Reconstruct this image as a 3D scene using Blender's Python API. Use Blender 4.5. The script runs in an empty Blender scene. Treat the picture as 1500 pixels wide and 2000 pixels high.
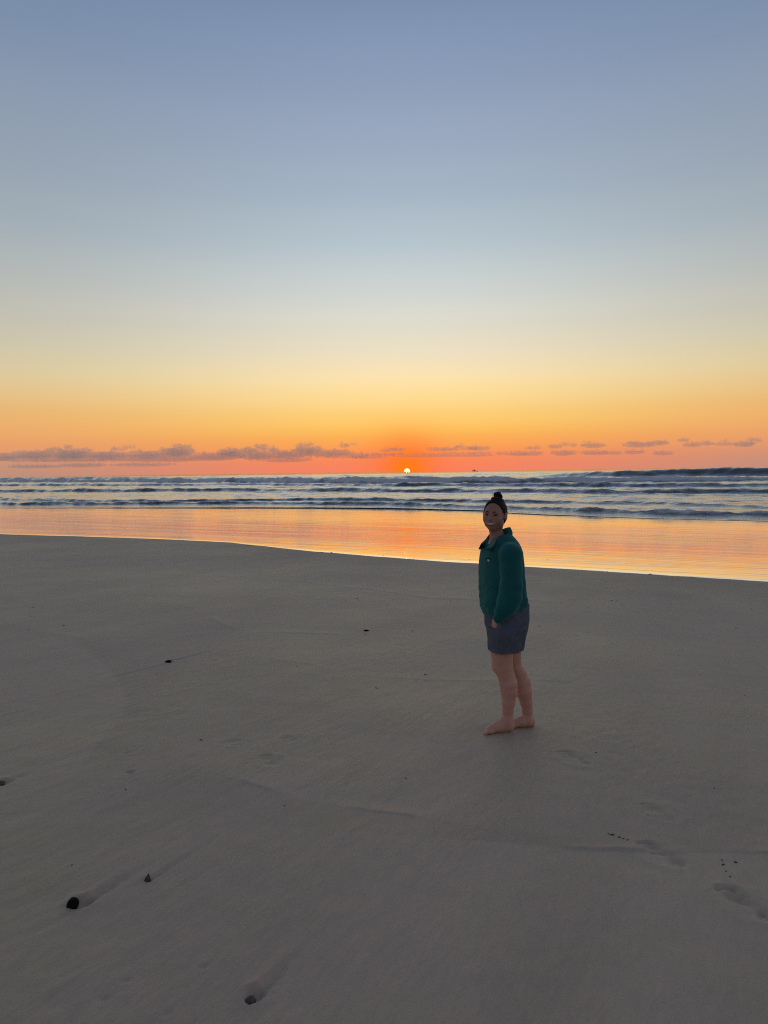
import bpy, bmesh, math, random
import numpy as np
from mathutils import Vector, Matrix, noise as mnoise

random.seed(7)
SC = bpy.context.scene
COL = SC.collection
R = math.radians

def lin(r, g, b, k=1.0):
    f = lambda c: ((c/255.+.055)/1.055)**2.4 if c > 10 else c/255./12.92
    return (f(r)*k, f(g)*k, f(b)*k, 1.0)

# ------------------------------------------------------------------ camera
FPX = 1387.0                      # focal length in photograph pixels (2000 high)
HC = 2.9                          # camera height above the sea
PITCH = math.atan(78.5/FPX)
ROLL = math.atan(.0133)
cp, sp = math.cos(PITCH), math.sin(PITCH)
FWD = Vector((0, cp, -sp)); UP0 = Vector((0, sp, cp)); RT0 = Vector((1, 0, 0))
RT = RT0*math.cos(ROLL) - UP0*math.sin(ROLL)
UPV = RT0*math.sin(ROLL) + UP0*math.cos(ROLL)
cam_d = bpy.data.cameras.new('camera')
cam = bpy.data.objects.new('camera', cam_d); COL.objects.link(cam)
cam_d.sensor_fit = 'VERTICAL'; cam_d.sensor_height = 34.6; cam_d.sensor_width = 25.95
cam_d.lens = 34.6*FPX/2000.
cam_d.clip_start = .05; cam_d.clip_end = 90000
cam.matrix_world = Matrix(((RT.x, UPV.x, -FWD.x, 0), (RT.y, UPV.y, -FWD.y, 0), (RT.z, UPV.z, -FWD.z, HC), (0, 0, 0, 1)))
SC.camera = cam
SC.render.resolution_x = 768; SC.render.resolution_y = 1024

# ------------------------------------------------------------------ world
SUN_AZ = math.atan2(796-750, FPX) ; SUN_EL = R(.0)
SUND = Vector((math.sin(SUN_AZ)*math.cos(SUN_EL), math.cos(SUN_AZ)*math.cos(SUN_EL), math.sin(SUN_EL)))
W = bpy.data.worlds.new('World'); SC.world = W; W.use_nodes = True
nt = W.node_tree; nt.nodes.clear(); N = nt.nodes; L = nt.links
def wn(t, **k):
    n = N.new(t)
    for a, b in k.items(): setattr(n, a, b)
    return n
def wmath(op, a, b=None, c=None, clamp=False):
    n = wn('ShaderNodeMath', operation=op, use_clamp=clamp)
    for i, v in enumerate((a, b, c)):
        if v is None: continue
        if isinstance(v, (int, float)): n.inputs[i].default_value = v
        else: L.new(v, n.inputs[i])
    return n.outputs[0]
tc = wn('ShaderNodeTexCoord')
nv = wn('ShaderNodeVectorMath', operation='NORMALIZE'); L.new(tc.outputs['Generated'], nv.inputs[0])
sx = wn('ShaderNodeSeparateXYZ'); L.new(nv.outputs[0], sx.inputs[0])
X, Y, Z = sx.outputs
EL = wmath('MULTIPLY', wmath('ARCSINE', Z), 180/math.pi)               # elevation in degrees
FAC = wmath('POWER', wmath('MULTIPLY', wmath('MAXIMUM', EL, 0.0), 1/90.), .5)
hor = wmath('MAXIMUM', wmath('SQRT', wmath('ADD', wmath('MULTIPLY', X, X), wmath('MULTIPLY', Y, Y))), 1e-4)
ca = wmath('DIVIDE', wmath('ADD', wmath('MULTIPLY', X, math.sin(SUN_AZ)), wmath('MULTIPLY', Y, math.cos(SUN_AZ))), hor)
AZ = wmath('MULTIPLY', wmath('ARCCOSINE', wmath('MINIMUM', wmath('MAXIMUM', ca, -1.), 1.)), 180/math.pi)
def ramp(stops, k=1.0):
    n = wn('ShaderNodeValToRGB'); cr = n.color_ramp; cr.interpolation = 'CARDINAL'
    pts = [((e/90.)**.5, lin(*c, k)) for e, c in stops]
    cr.elements[0].position = pts[0][0]; cr.elements[0].color = pts[0][1]
    cr.elements[1].position = pts[-1][0]; cr.elements[1].color = pts[-1][1]
    for p, c in pts[1:-1]:
        e = cr.elements.new(p); e.color = c
    L.new(FAC, n.inputs[0]); return n.outputs[0]
ZEN = [(45, (102, 118, 144)), (90, (86, 99, 122))]
rA = ramp([(0, (250, 130, 98)), (.8, (252, 134, 90)), (1.6, (253, 150, 84)), (2.9, (254, 180, 86)), (3.7, (255, 199, 102)), (5., (255, 212, 130)),
           (6.9, (255, 225, 165)), (8.9, (242, 225, 190)), (10.8, (228, 221, 200)), (12.8, (216, 217, 208)), (16.5, (190, 202, 207)),
           (20, (171, 186, 199)), (23, (159, 174, 194)), (26.7, (146, 162, 187)), (32.5, (124, 144, 174))] + ZEN)
rB = ramp([(0, (182, 144, 124)), (.8, (198, 147, 122)), (1.6, (220, 153, 113)), (2.9, (234, 167, 108)), (5., (231, 184, 122)), (6.9, (222, 198, 152)),
           (8.9, (208, 198, 168)), (10.8, (196, 192, 176)), (12.8, (186, 187, 180)), (16.5, (166, 176, 181)), (20, (153, 165, 177)), (26.7, (134, 150, 173)), (32.5, (113, 135, 163))] + ZEN)
rC = ramp([(0, (135, 122, 130)), (5, (150, 132, 138)), (11, (140, 134, 148)), (20, (120, 128, 150)), (32, (108, 121, 146))] + ZEN)
def wmix(f, a, b):
    n = wn('ShaderNodeMix', data_type='RGBA')
    if isinstance(f, float): n.inputs[0].default_value = f
    else: L.new(f, n.inputs[0])
    for i, v in ((6, a), (7, b)):
        if isinstance(v, tuple): n.inputs[i].default_value = v
        else: L.new(v, n.inputs[i])
    return n.outputs[2]
def wstep(v, a, b):
    n = wn('ShaderNodeMapRange', interpolation_type='SMOOTHSTEP')
    L.new(v, n.inputs[0]); n.inputs[1].default_value = a; n.inputs[2].default_value = b
    return n.outputs[0]
sky = wmix(wstep(AZ, 0, 34), rA, rB)
sky = wmix(wstep(AZ, 38, 150), sky, rC)
# orange aureole and the disc of the sun itself
dv = wn('ShaderNodeVectorMath', operation='SUBTRACT'); L.new(nv.outputs[0], dv.inputs[0]); dv.inputs[1].default_value = SUND
ln = wn('ShaderNodeVectorMath', operation='LENGTH'); L.new(dv.outputs[0], ln.inputs[0])
G = wmath('MULTIPLY', ln.outputs['Value'], 180/math.pi)
def gauss(v, s): return wmath('EXPONENT', wmath('MULTIPLY', wmath('POWER', wmath('DIVIDE', v, s), 2.0), -1.0))
sky = wmix(wmath('MULTIPLY', gauss(G, 3.0), .5), sky, lin(255, 112, 62))
sky = wmix(wmath('MULTIPLY', gauss(G, 2.0), .95), sky, lin(255, 124, 2))
disc = wmath('SUBTRACT', 1.0, wstep(G, .215, .265))
sky = wmix(disc, sky, (2.4, 1.75, .72, 1))
bg = wn('ShaderNodeBackground'); bg.inputs['Strength'].default_value = 1.0; L.new(sky, bg.inputs['Color'])
wo = wn('ShaderNodeOutputWorld'); L.new(bg.outputs[0], wo.inputs['Surface'])
try: W.cycles.sampling_method = 'MANUAL'; W.cycles.sample_map_resolution = 2048
except Exception: pass

# ------------------------------------------------------------------ sun
sd = bpy.data.lights.new('sun', 'SUN'); sd.energy = .03; sd.angle = R(.5); sd.color = (1, .52, .22)
so = bpy.data.objects.new('sun', sd); COL.objects.link(so)
so.rotation_euler = (-SUND).to_track_quat('-Z', 'Y').to_euler()
SC.view_settings.view_transform = 'Standard'; SC.view_settings.look = 'None'
SC.view_settings.exposure = 0; SC.view_settings.gamma = 1; SC.view_settings.use_curve_mapping = False
SC.cycles.use_denoising = False; SC.cycles.filter_width = 1.1; SC.cycles.max_bounces = 6; SC.cycles.volume_bounces = 3

# ------------------------------------------------------------------ tools
def tag(o, label=None, cat=None, group=None, kind=None):
    for k, v in (('label', label), ('category', cat), ('group', group), ('kind', kind)):
        if v: o[k] = v
    return o
def meshobj(name, V, Fq, mat, parent=None, smooth=True, attrs=None):
    V = np.asarray(V, np.float32); Fq = np.asarray(Fq, np.int32)
    m = bpy.data.meshes.new(name); nv_, nf, k = len(V), len(Fq), Fq.shape[1]
    m.vertices.add(nv_); m.vertices.foreach_set('co', V.ravel())
    m.loops.add(nf*k); m.loops.foreach_set('vertex_index', Fq.ravel())
    m.polygons.add(nf); m.polygons.foreach_set('loop_start', np.arange(0, nf*k, k, dtype=np.int32))
    m.polygons.foreach_set('use_smooth', np.full(nf, smooth))
    for an, av in (attrs or {}).items():
        a = m.attributes.new(an, 'FLOAT', 'POINT'); a.data.foreach_set('value', np.asarray(av, np.float32))
    m.update(); m.validate()
    o = bpy.data.objects.new(name, m); COL.objects.link(o)
    if mat: m.materials.append(mat)
    if parent: o.parent = parent
    return o
def gridfaces(nr, nc):
    i = np.arange(nr*nc).reshape(nr, nc)
    return np.stack([i[:-1, :-1], i[:-1, 1:], i[1:, 1:], i[1:, :-1]], -1).reshape(-1, 4)

_rng = np.random.RandomState(3); _perm = np.concatenate([_rng.permutation(256)]*3); _ang = _rng.rand(256)*2*np.pi
def pn(x, y, seed=0):                           # 2-D gradient noise, about -0.7..0.7
    x = np.asarray(x, np.float64) + seed*17.37; y = np.asarray(y, np.float64) + seed*9.13
    xi = np.floor(x).astype(int); yi = np.floor(y).astype(int); xf = x-xi; yf = y-yi
    u = xf*xf*xf*(xf*(xf*6-15)+10); v = yf*yf*yf*(yf*(yf*6-15)+10)
    def g(a, b, dx, dy):
        h = _ang[_perm[(_perm[a & 255] + b) & 255]]; return np.cos(h)*dx + np.sin(h)*dy
    n00 = g(xi, yi, xf, yf); n10 = g(xi+1, yi, xf-1, yf); n01 = g(xi, yi+1, xf, yf-1); n11 = g(xi+1, yi+1, xf-1, yf-1)
    return (n00*(1-u)+n10*u)*(1-v) + (n01*(1-u)+n11*u)*v
def fbm(x, y, o=4, seed=0):
    s = 0; a = 1.
    for i in range(o): s = s + a*pn(x*2**i, y*2**i, seed+i); a *= .5
    return s
def pn3(p, seed=0):                             # cheap 3-D noise out of three planes
    return (pn(p[0], p[1], seed)+pn(p[1]+3.1, p[2], seed+1)+pn(p[2]+7.7, p[0], seed+2))*.6
def sstep(a, b, x):
    t = np.clip((x-a)/(b-a), 0, 1); return t*t*(3-2*t)

class Mat:
    def __init__(s, name):
        s.m = bpy.data.materials.new(name); s.m.use_nodes = True; s.t = s.m.node_tree
        s.b = s.t.nodes['Principled BSDF']; s.out = s.t.nodes['Material Output']
    def n(s, t, **k):
        x = s.t.nodes.new(t)
        for a, b in k.items(): setattr(x, a, b)
        return x
    def l(s, a, b): s.t.links.new(a, b)
    def set(s, **k):
        for a, v in k.items(): s.b.inputs[a.replace('_', ' ')].default_value = v
        return s
    def coords(s, scale=(1, 1, 1), rotz=0, kind='Object'):
        c = s.n('ShaderNodeTexCoord'); m = s.n('ShaderNodeMapping'); m.vector_type = 'POINT'
        m.inputs['Scale'].default_value = scale; m.inputs['Rotation'].default_value = (0, 0, rotz)
        r = s.n('ShaderNodeMapping'); r.inputs['Rotation'].default_value = (0, 0, rotz); m.inputs['Rotation'].default_value = (0, 0, 0)
        s.l(c.outputs[kind], r.inputs[0]); s.l(r.outputs[0], m.inputs[0]); return m.outputs[0]
    def noise(s, vec, scale, detail=4, rough=.55):
        n = s.n('ShaderNodeTexNoise'); n.inputs['Scale'].default_value = scale; n.inputs['Detail'].default_value = detail
        n.inputs['Roughness'].default_value = rough; s.l(vec, n.inputs['Vector']); return n.outputs[0]
    def map(s, v, a, b, c, d):
        n = s.n('ShaderNodeMapRange'); s.l(v, n.inputs[0])
        for i, x in enumerate((a, b, c, d)): n.inputs[i+1].default_value = x
        return n.outputs[0]
    def mix(s, f, a, b):
        n = s.n('ShaderNodeMix', data_type='RGBA')
        if isinstance(f, (int, float)): n.inputs[0].default_value = f
        else: s.l(f, n.inputs[0])
        for i, v in ((6, a), (7, b)):
            if isinstance(v, tuple): n.inputs[i].default_value = v
            else: s.l(v, n.inputs[i])
        return n.outputs[2]
    def math(s, op, a, b):
        n = s.n('ShaderNodeMath', operation=op)
        for i, v in ((0, a), (1, b)):
            if isinstance(v, (int, float)): n.inputs[i].default_value = v
            else: s.l(v, n.inputs[i])
        return n.outputs[0]
    def bump(s, h, strength, dist, prev=None):
        b = s.n('ShaderNodeBump'); b.inputs['Strength'].default_value = strength; b.inputs['Distance'].default_value = dist
        s.l(h, b.inputs['Height'])
        if prev is not None: s.l(prev, b.inputs['Normal'])
        return b.outputs[0]
    def attr(s, name):
        a = s.n('ShaderNodeAttribute'); a.attribute_name = name; return a.outputs['Fac']
def simple(name, rgb, rough=.6, var=.15, scale=20, bump=0., bdist=.01, spec=.3):
    M = Mat(name); v = M.coords()
    n = M.noise(v, scale)
    d = tuple(c*(1-var) for c in rgb)+(1,); e = tuple(min(1, c*(1+var)) for c in rgb)+(1,)
    M.l(M.mix(M.map(n, .3, .7, 0, 1), d, e), M.b.inputs['Base Color'])
    M.set(Roughness=rough, Specular_IOR_Level=spec)
    if bump: M.l(M.bump(M.noise(v, scale*6, 5), bump, bdist), M.b.inputs['Normal'])
    return M.m

# ------------------------------------------------------------------ the lie of the beach
TH = R(26.); CT, ST = math.cos(TH), math.sin(TH)      # u runs out to sea, v along the shore
def to_uv(x, y): return y*CT + x*ST, x*CT - y*ST
def to_xy(u, v): return u*ST + v*CT, u*CT - v*ST
_UK = np.array([-400, -60, -10, 0, 4.9, 9, 14, 18, 23, 30, 38, 46, 60, 100.])
_SK = np.array([.004, .02, .03, .05, .045, .036, .020, .034, .040, .030, .012, .008, .012, .02])
_uu = np.linspace(-400, 200, 12001); _ss = np.interp(_uu, _UK, _SK)
_zz = -np.concatenate([[0], np.cumsum((_ss[1:]+_ss[:-1])/2*np.diff(_uu))])
_zz += (HC-1.62)-np.interp(0, _uu, _zz)
def beach_z(u): return np.interp(u, _uu, _zz)
EDGE_V = [-60, -40, -26.3, -22.5, -18.8, -15.1, -13, -10.9, -9, -6.5, -5.4, -4.1, -2.2, -.7, .7, 4, 12, 40]
EDGE_U = [17.8, 18.2, 18.75, 19.2, 19.4, 19.15, 18.2, 17.3, 16.8, 16.1, 16.0, 15.8, 15.6, 15.45, 15.25, 15.0, 14.6, 14]
def edge_u(v): return np.interp(v, EDGE_V, EDGE_U) + .10*pn(v*.7, 0*v, 4) + .05*pn(v*2.6, 0*v, 5) + .03*pn(v*7., 0*v, 6)
WL_V = [-300, -61.4, -48.5, -36.6, -25.2, -15.9, -13.2, -4.7, 1.8, 10, 60]
WL_U = [42, 44, 47, 49.9, 51.7, 49.6, 46.7, 43.7, 42.7, 42.3, 41]
def water_u(v): return np.interp(v, WL_V, WL_U) + .35*pn(v*.25, 0*v, 8) + .1*pn(v*1.1, 0*v, 9)

# footprints: (toe x, toe y, heel x, heel y, depth)
PRINTS = [(1.395, 2.86, 1.475, 2.64, .014), (1.205, 3.26, 1.30, 3.05, .011), (1.375, 3.70, 1.44, 3.50, .006), (1.135, 4.50, 1.235, 4.27, .008),
          (-.77, 4.40, -.70, 4.24, .006), (-1.04, 4.70, -.98, 4.58, .005), (-.70, 4.76, -.62, 4.68, .004)]
# pits round stones with a scour tail running down the beach: (x, y, radius, depth, tail)
PITS = [(-1.225, 2.728, .034, .016, .40), (-1.018, 2.91, .016, .008, .50), (-.44, 2.215, .028, .016, .30), (-2.16, 6.97, .04, .010, .9),
        (-2.18, 3.93, .035, .010, .2), (-1.52, 4.09, .022, .007, .1), (-.64, 2.35, .012, .005, .05), (-.24, 8.74, .03, .006, .1),
        (-.88, 2.28, .012, .003, .1), (-.92, 2.19, .016, .004, .12), (-.70, 2.13, .014, .003, .1), (-.81, 2.40, .012, .002, .1), (-1.66, 4.42, .014, .004, .25)]
# faint swash marks: polylines with a small ridge
SWASH = [([(.67, 3.24), (.93, 3.2), (1.07, 3.19), (1.27, 3.17), (1.51, 3.18), (1.79, 3.16), (2.6, 3.1)], .030, .03, -.10), ([(-.81, 3.97), (-.6, 3.82), (-.43, 3.71), (.1, 3.55)], .008, .05, .06),
         ([(-6.5, 10.4), (-5.15, 9.39), (-4.43, 8.74), (-3.53, 8.09)], .010, .09, .05), ([(-3.36, 7.76), (-2.9, 7.1), (-2.47, 6.41), (-2.1, 5.7), (-1.97, 5.22), (-1.9, 4.6)], .005, .12, -.06),
         ([(-2.41, 9.59), (-2.01, 8.91), (-1.6, 8.61), (-.6, 8.5)], .009, .09, .04), ([(-1.36, 7.27), (-.78, 6.94), (-.34, 6.52), (.4, 6.31), (1.6, 6.3)], .006, .07, .04),
         ([(-4.5, 14.9), (-2.48, 14.15), (-.75, 13.), (.73, 11.49), (2.4, 11.2)], .012, .12, .05), ([(5.2, 12.95), (5.43, 12.93), (6.2, 12.59)], .010, .08, 0.),
         ([(-2.46, 6.41), (-2.15, 6.93), (-1.92, 7.45)], .010, .05, 0.)]
def seg_dist(x, y, P):
    best = np.full(x.shape, 1e9); side = np.zeros(x.shape)
    for (ax, ay), (bx, by) in zip(P[:-1], P[1:]):
        dx, dy = bx-ax, by-ay; L2 = dx*dx+dy*dy
        t = np.clip(((x-ax)*dx+(y-ay)*dy)/L2, 0, 1)
        d = np.hypot(x-ax-t*dx, y-ay-t*dy); s = np.sign((y-ay)*dx-(x-ax)*dy)
        m = d < best; best[m] = d[m]; side[m] = s[m]
    return best, side
def relief(x, y):
    u, v = to_uv(x, y)
    z = .035*pn(u*.09, v*.11, 1) + .010*pn(u*.3, v*.45, 2)
    near = np.exp(-np.maximum(np.hypot(x, y)-3, 0)/9.)
    z = z + .008*near*pn(u*.8, v*3.2, 3) + .0042*near*fbm(u*2.2, v*9., 3, 6)
    mk = sstep(-.1, .35, pn(x*.7, y*.6, 12))*near
    z = z + .0055*mk*pn(u*9, v*22, 14)*(1 + .6*pn(u*3, v*5, 15))
    for tx, ty, hx, hy, d in PRINTS:
        m = (np.abs(x-(tx+hx)/2) < .35) & (np.abs(y-(ty+hy)/2) < .35)
        if not m.any(): continue
        dx, dy = tx-hx, ty-hy; ln_ = math.hypot(dx, dy); dx /= ln_; dy /= ln_
        a = ((x[m]-hx)*dx+(y[m]-hy)*dy)/ln_; b = (x[m]-hx)*-dy+(y[m]-hy)*dx
        g = lambda a0, b0, sa, sb: np.exp(-(((a-a0)/sa)**2+((b-b0)/sb)**2)**2.5)
        q = g(.12, 0, .2, .036)*1. + g(.72, .004, .2, .046)*1.05 + g(.42, -.016, .26, .026)*.6
        for i, (ta, tb) in enumerate(((1.03, .03), (1.05, .01), (1.02, -.008), (.98, -.024), (.93, -.037))): q = q + .9*g(ta, tb, .055, .011)
        rim = np.exp(-((np.hypot((a-.5)*.24, b*1.25)-.145)/.035)**2)*.22
        z[m] += -d*np.minimum(q, 1.15)*(1+.8*pn(x[m]*36, y[m]*36, 20)) + 1.5*d*rim*(1+1.2*pn(x[m]*25, y[m]*25, 22))
    for px, py, r, d, tl in PITS:
        m = (np.abs(x-px) < .3+tl) & (np.abs(y-py) < .3+tl)
        if not m.any(): continue
        a = (x[m]-px)*ST+(y[m]-py)*CT; b = (x[m]-px)*CT-(y[m]-py)*ST
        rr = np.hypot(a, b)
        rr = rr*(1+.5*pn(x[m]*28, y[m]*28, 25)); pit = -d*np.exp(-(rr/(r*1.15))**4) + .3*d*np.exp(-((rr-1.7*r)/(.5*r))**2)*(b*0+1)
        w_ = r*(.55+.5*np.clip(a/max(tl, .01), 0, 1)); fade = sstep(0, r, a)*np.clip(1-a/tl, 0, 1)
        tail = fade*(-1.0*d*np.exp(-((b-.25*r)/w_)**2) + .7*d*np.exp(-((b+.9*r)/w_)**2))*(1+.7*pn(a*30, b*60, 27))
        z[m] += pit+tail
    for P, h, w_, _ in SWASH:
        xs = [p[0] for p in P]; ys = [p[1] for p in P]
        m = (x > min(xs)-.6) & (x < max(xs)+.6) & (y > min(ys)-.6) & (y < max(ys)+.6)
        if not m.any(): continue
        d_, s_ = seg_dist(x[m], y[m], P)
        z[m] += .6*h*np.exp(-(d_/(w_*1.3))**2)*(.55+.45*s_)*sstep(-.3, .2, pn(x[m]*1.3, y[m]*1.3, 21))
    return z
def sand_tone(x, y):                            # how light the sand itself is: damp near the wet edge, bands left by the last waves
    u, v = to_uv(x, y); t = 1-.17*sstep(-4.5, -.2, u-edge_u(v))
    t = t + .07*fbm(u*.16, v*.35, 3, 60) + .15*pn(u*.35, v*2.3, 64)*sstep(-.35, .25, pn(x*.5, y*.4, 68))*np.exp(-np.hypot(x, y)/14)
    for P, h, w_, k in SWASH:
        if not k: continue
        xs_ = [p[0] for p in P]; ys_ = [p[1] for p in P]
        m = (x > min(xs_)-2) & (x < max(xs_)+2) & (y > min(ys_)-2) & (y < max(ys_)+2)
        if not m.any(): continue
        d_, s_ = seg_dist(x[m], y[m], P); t[m] += k*s_*np.exp(-(d_/.55))*sstep(0, .02, d_)*sstep(-.5, .2, pn(x[m]*.9, y[m]*.9, 66))
    return t
def sand_z(x, y):
    u, v = to_uv(x, y)
    flat = sstep(-1.5, 1.0, u-edge_u(v))
    return beach_z(u) + relief(x, y)*(1-.93*flat) + .005*(1-sstep(-.3, 0.05, u-edge_u(v)))

def spaced(segs):
    out = [segs[0][0]]
    for a, b, d0, d1 in segs:
        t = a; k = 0
        while t < b-1e-6:
            f = (t-a)/(b-a); st = d0*(d1/d0)**f
            t = min(b, t+st); out.append(t)
    return np.array(out)

# ------------------------------------------------------------------ materials of the setting
M = Mat('damp_sand'); vec = M.coords(rotz=TH)              # texture axes: x along the shore, y out to sea
st = M.coords(scale=(1, .22, 1), rotz=TH)
n1 = M.noise(st, 1.3, 5, .6); n2 = M.noise(M.coords(), .35, 3); n3 = M.noise(vec, 900, 2); n4 = M.noise(st, 14, 5, .65); n5 = M.noise(M.coords(), 3.1, 4)
c = M.mix(M.map(n1, .3, .7, 0, 1), (.428, .332, .212, 1), (.492, .384, .250, 1))
c = M.mix(M.map(n2, .4, .62, 0, .8), c, (.455, .340, .255, 1))
c = M.mix(M.map(n5, .45, .7, 0, .45), c, (.415, .346, .205, 1))
g3 = M.mix(M.map(n3, .25, .75, 0, 1), (.72, .72, .72, 1), (1.28, 1.26, 1.24, 1))
n6 = M.noise(M.coords(scale=(1, .3, 1), rotz=TH), 38, 4, .7); n7 = M.noise(M.coords(), 170, 3, .7)
g6 = M.mix(M.map(n6, .3, .7, 0, 1), (.94, .94, .94, 1), (1.06, 1.06, 1.06, 1)); g7 = M.mix(M.map(n7, .3, .7, 0, 1), (.95, .95, .95, 1), (1.05, 1.05, 1.05, 1))
ta = M.attr('tone'); tcmb = M.n('ShaderNodeCombineColor'); [M.l(ta, tcmb.inputs[i]) for i in range(3)]
for gq in (g6, g7, tcmb.outputs[0]):
    mq = M.n('ShaderNodeMix', data_type='RGBA', blend_type='MULTIPLY'); mq.inputs[0].default_value = 1; M.l(c, mq.inputs[6]); M.l(gq, mq.inputs[7]); c = mq.outputs[2]
mu = M.n('ShaderNodeMix', data_type='RGBA', blend_type='MULTIPLY'); mu.inputs[0].default_value = 1
M.l(c, mu.inputs[6]); M.l(g3, mu.inputs[7]); M.l(mu.outputs[2], M.b.inputs['Base Color'])
M.l(M.map(n2, .3, .7, .52, .64), M.b.inputs['Roughness']); M.set(Specular_IOR_Level=.42)
mk_ = M.map(M.noise(M.coords(), .9, 3), .42, .62, 0, 1); bp = M.bump(M.math('MULTIPLY', n4, mk_), .6, .026); bp = M.bump(M.noise(vec, 260, 3), .5, .002, bp); bp = M.bump(M.noise(M.coords(), 60, 4), .3, .004, bp)
M.l(bp, M.b.inputs['Normal']); SAND = M.m

M = Mat('wet_sand'); M.t.nodes.remove(M.b)
al = M.coords(scale=(.10, 1, 1), rotz=TH); al2 = M.coords(scale=(.05, 1, 1), rotz=TH+R(3))
df = M.n('ShaderNodeBsdfDiffuse'); df.inputs['Color'].default_value = (.14, .105, .075, 1)
gl = M.n('ShaderNodeBsdfGlossy'); gl.inputs['Color'].default_value = (1, .99, .98, 1)
nz = M.noise(al, 1.0, 3, .5); nz2 = M.noise(al2, 2.2, 2, .5); nz3 = M.noise(M.coords(scale=(.3, 1, 1), rotz=TH), 9, 3)
M.l(M.map(nz, .35, .7, .05, .13), gl.inputs['Roughness'])
bp = M.bump(nz, .5, .014); bp = M.bump(nz2, .5, .006, bp); ln1 = M.noise(M.coords(scale=(.045, 1, 1), rotz=TH-R(2)), 1.7, 2, .5)
ab = M.n('ShaderNodeMath', operation='ABSOLUTE'); M.l(M.math('SUBTRACT', ln1, .5), ab.inputs[0])
bp = M.bump(M.map(ab.outputs[0], 0, .02, 1, 0), .5, .004, bp); bp = M.bump(nz3, .2, .0006, bp)
M.l(bp, gl.inputs['Normal'])
fr = M.n('ShaderNodeFresnel'); fr.inputs['IOR'].default_value = 1.9
mx = M.n('ShaderNodeMixShader'); M.l(M.map(fr.outputs[0], 0, .40, .25, 1.0), mx.inputs[0]); M.l(df.outputs[0], mx.inputs[1]); M.l(gl.outputs[0], mx.inputs[2])
M.l(mx.outputs[0], M.out.inputs['Surface']); WET = M.m

M = Mat('sea_water')
fo = M.attr('foam'); w1 = M.coords(scale=(.35, 1, 1), rotz=TH)
a1 = M.noise(w1, .9, 6, .65); a2 = M.noise(w1, 4.5, 4, .6)
fz = M.noise(M.coords(scale=(.5, 1, 1), rotz=TH), 2.2, 6, .7)
fm = M.map(M.math('ADD', fo, M.math('MULTIPLY', M.math('SUBTRACT', fz, .5), 1.1)), .35, .75, 0, 1)
M.l(M.mix(fm, (.012, .022, .028, 1), (.62, .61, .62, 1)), M.b.inputs['Base Color'])
M.set(Roughness=.8, Specular_IOR_Level=.1)
bp = M.bump(a1, .6, .26); bp = M.bump(a2, .6, .04, bp); M.l(bp, M.b.inputs['Normal'])
gl = M.n('ShaderNodeBsdfGlossy'); gl.inputs['Roughness'].default_value = .08; M.l(bp, gl.inputs['Normal'])
fr = M.n('ShaderNodeFresnel'); fr.inputs['IOR'].default_value = 1.9; M.l(bp, fr.inputs['Normal'])
mx = M.n('ShaderNodeMixShader'); M.l(M.math('MULTIPLY', M.map(fr.outputs[0], .08, .5, .02, 1.0), M.map(fm, 0, 1, 1, .12)), mx.inputs[0])
M.l(M.b.outputs[0], mx.inputs[1]); M.l(gl.outputs[0], mx.inputs[2]); M.l(mx.outputs[0], M.out.inputs['Surface']); SEA = M.m

# ------------------------------------------------------------------ sand
xs = spaced([(-900, -60, 160, 12), (-60, -12, 6, .35), (-12, -3.6, .3, .05), (-3.6, -2.4, .04, .016), (-2.4, 2.4, .0125, .0125), (2.4, 3.6, .016, .04), (3.6, 12, .05, .3), (12, 60, .35, 6), (60, 900, 12, 160)])
ys = spaced([(-900, -40, 160, 20), (-40, -3, 10, .8), (-3, 1.5, .6, .06), (1.5, 5.2, .0125, .0125), (5.2, 10, .018, .05), (10, 32, .055, .18), (32, 110, .3, 6)])
gx, gy = np.meshgrid(xs, ys); gz = sand_z(gx.ravel(), gy.ravel())
sand = meshobj('sand', np.stack([gx.ravel(), gy.ravel(), gz], 1), gridfaces(len(ys), len(xs)), SAND, attrs={'tone': sand_tone(gx.ravel(), gy.ravel())})
tag(sand, kind='structure', label='damp grey-brown beach sand with footprints and faint streaks')

# wet sheet of sand: from the wet edge to under the first water
vv = spaced([(-420, -70, 20, 1), (-70, -30, .6, .2), (-30, 4, .12, .08), (4, 30, .1, 1.2), (30, 300, 2, 25)])
rr = np.concatenate([[0, .02, .05, .1], np.linspace(.15, 1, 18), np.linspace(1.3, 30, 90), [31, 32]])
gv, gr = np.meshgrid(vv, rr)
e = edge_u(gv); wl = water_u(gv)+2.5
gu = np.where(gr <= 1.0, e+gr, e+1+(gr-1)/31*(wl-e-1))
x, y = to_xy(gu, gv)
zw = sand_z(x.ravel(), y.ravel()) + .004*sstep(0, .1, gr.ravel()) + .006*sstep(0, .35, gr.ravel()) - .003*(gr.ravel() <= 0)
wet = meshobj('wet_sand', np.stack([x.ravel(), y.ravel(), zw], 1), gridfaces(len(rr), len(vv)), WET)
tag(wet, kind='structure', label='mirror-wet sand reflecting the orange sky')

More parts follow.
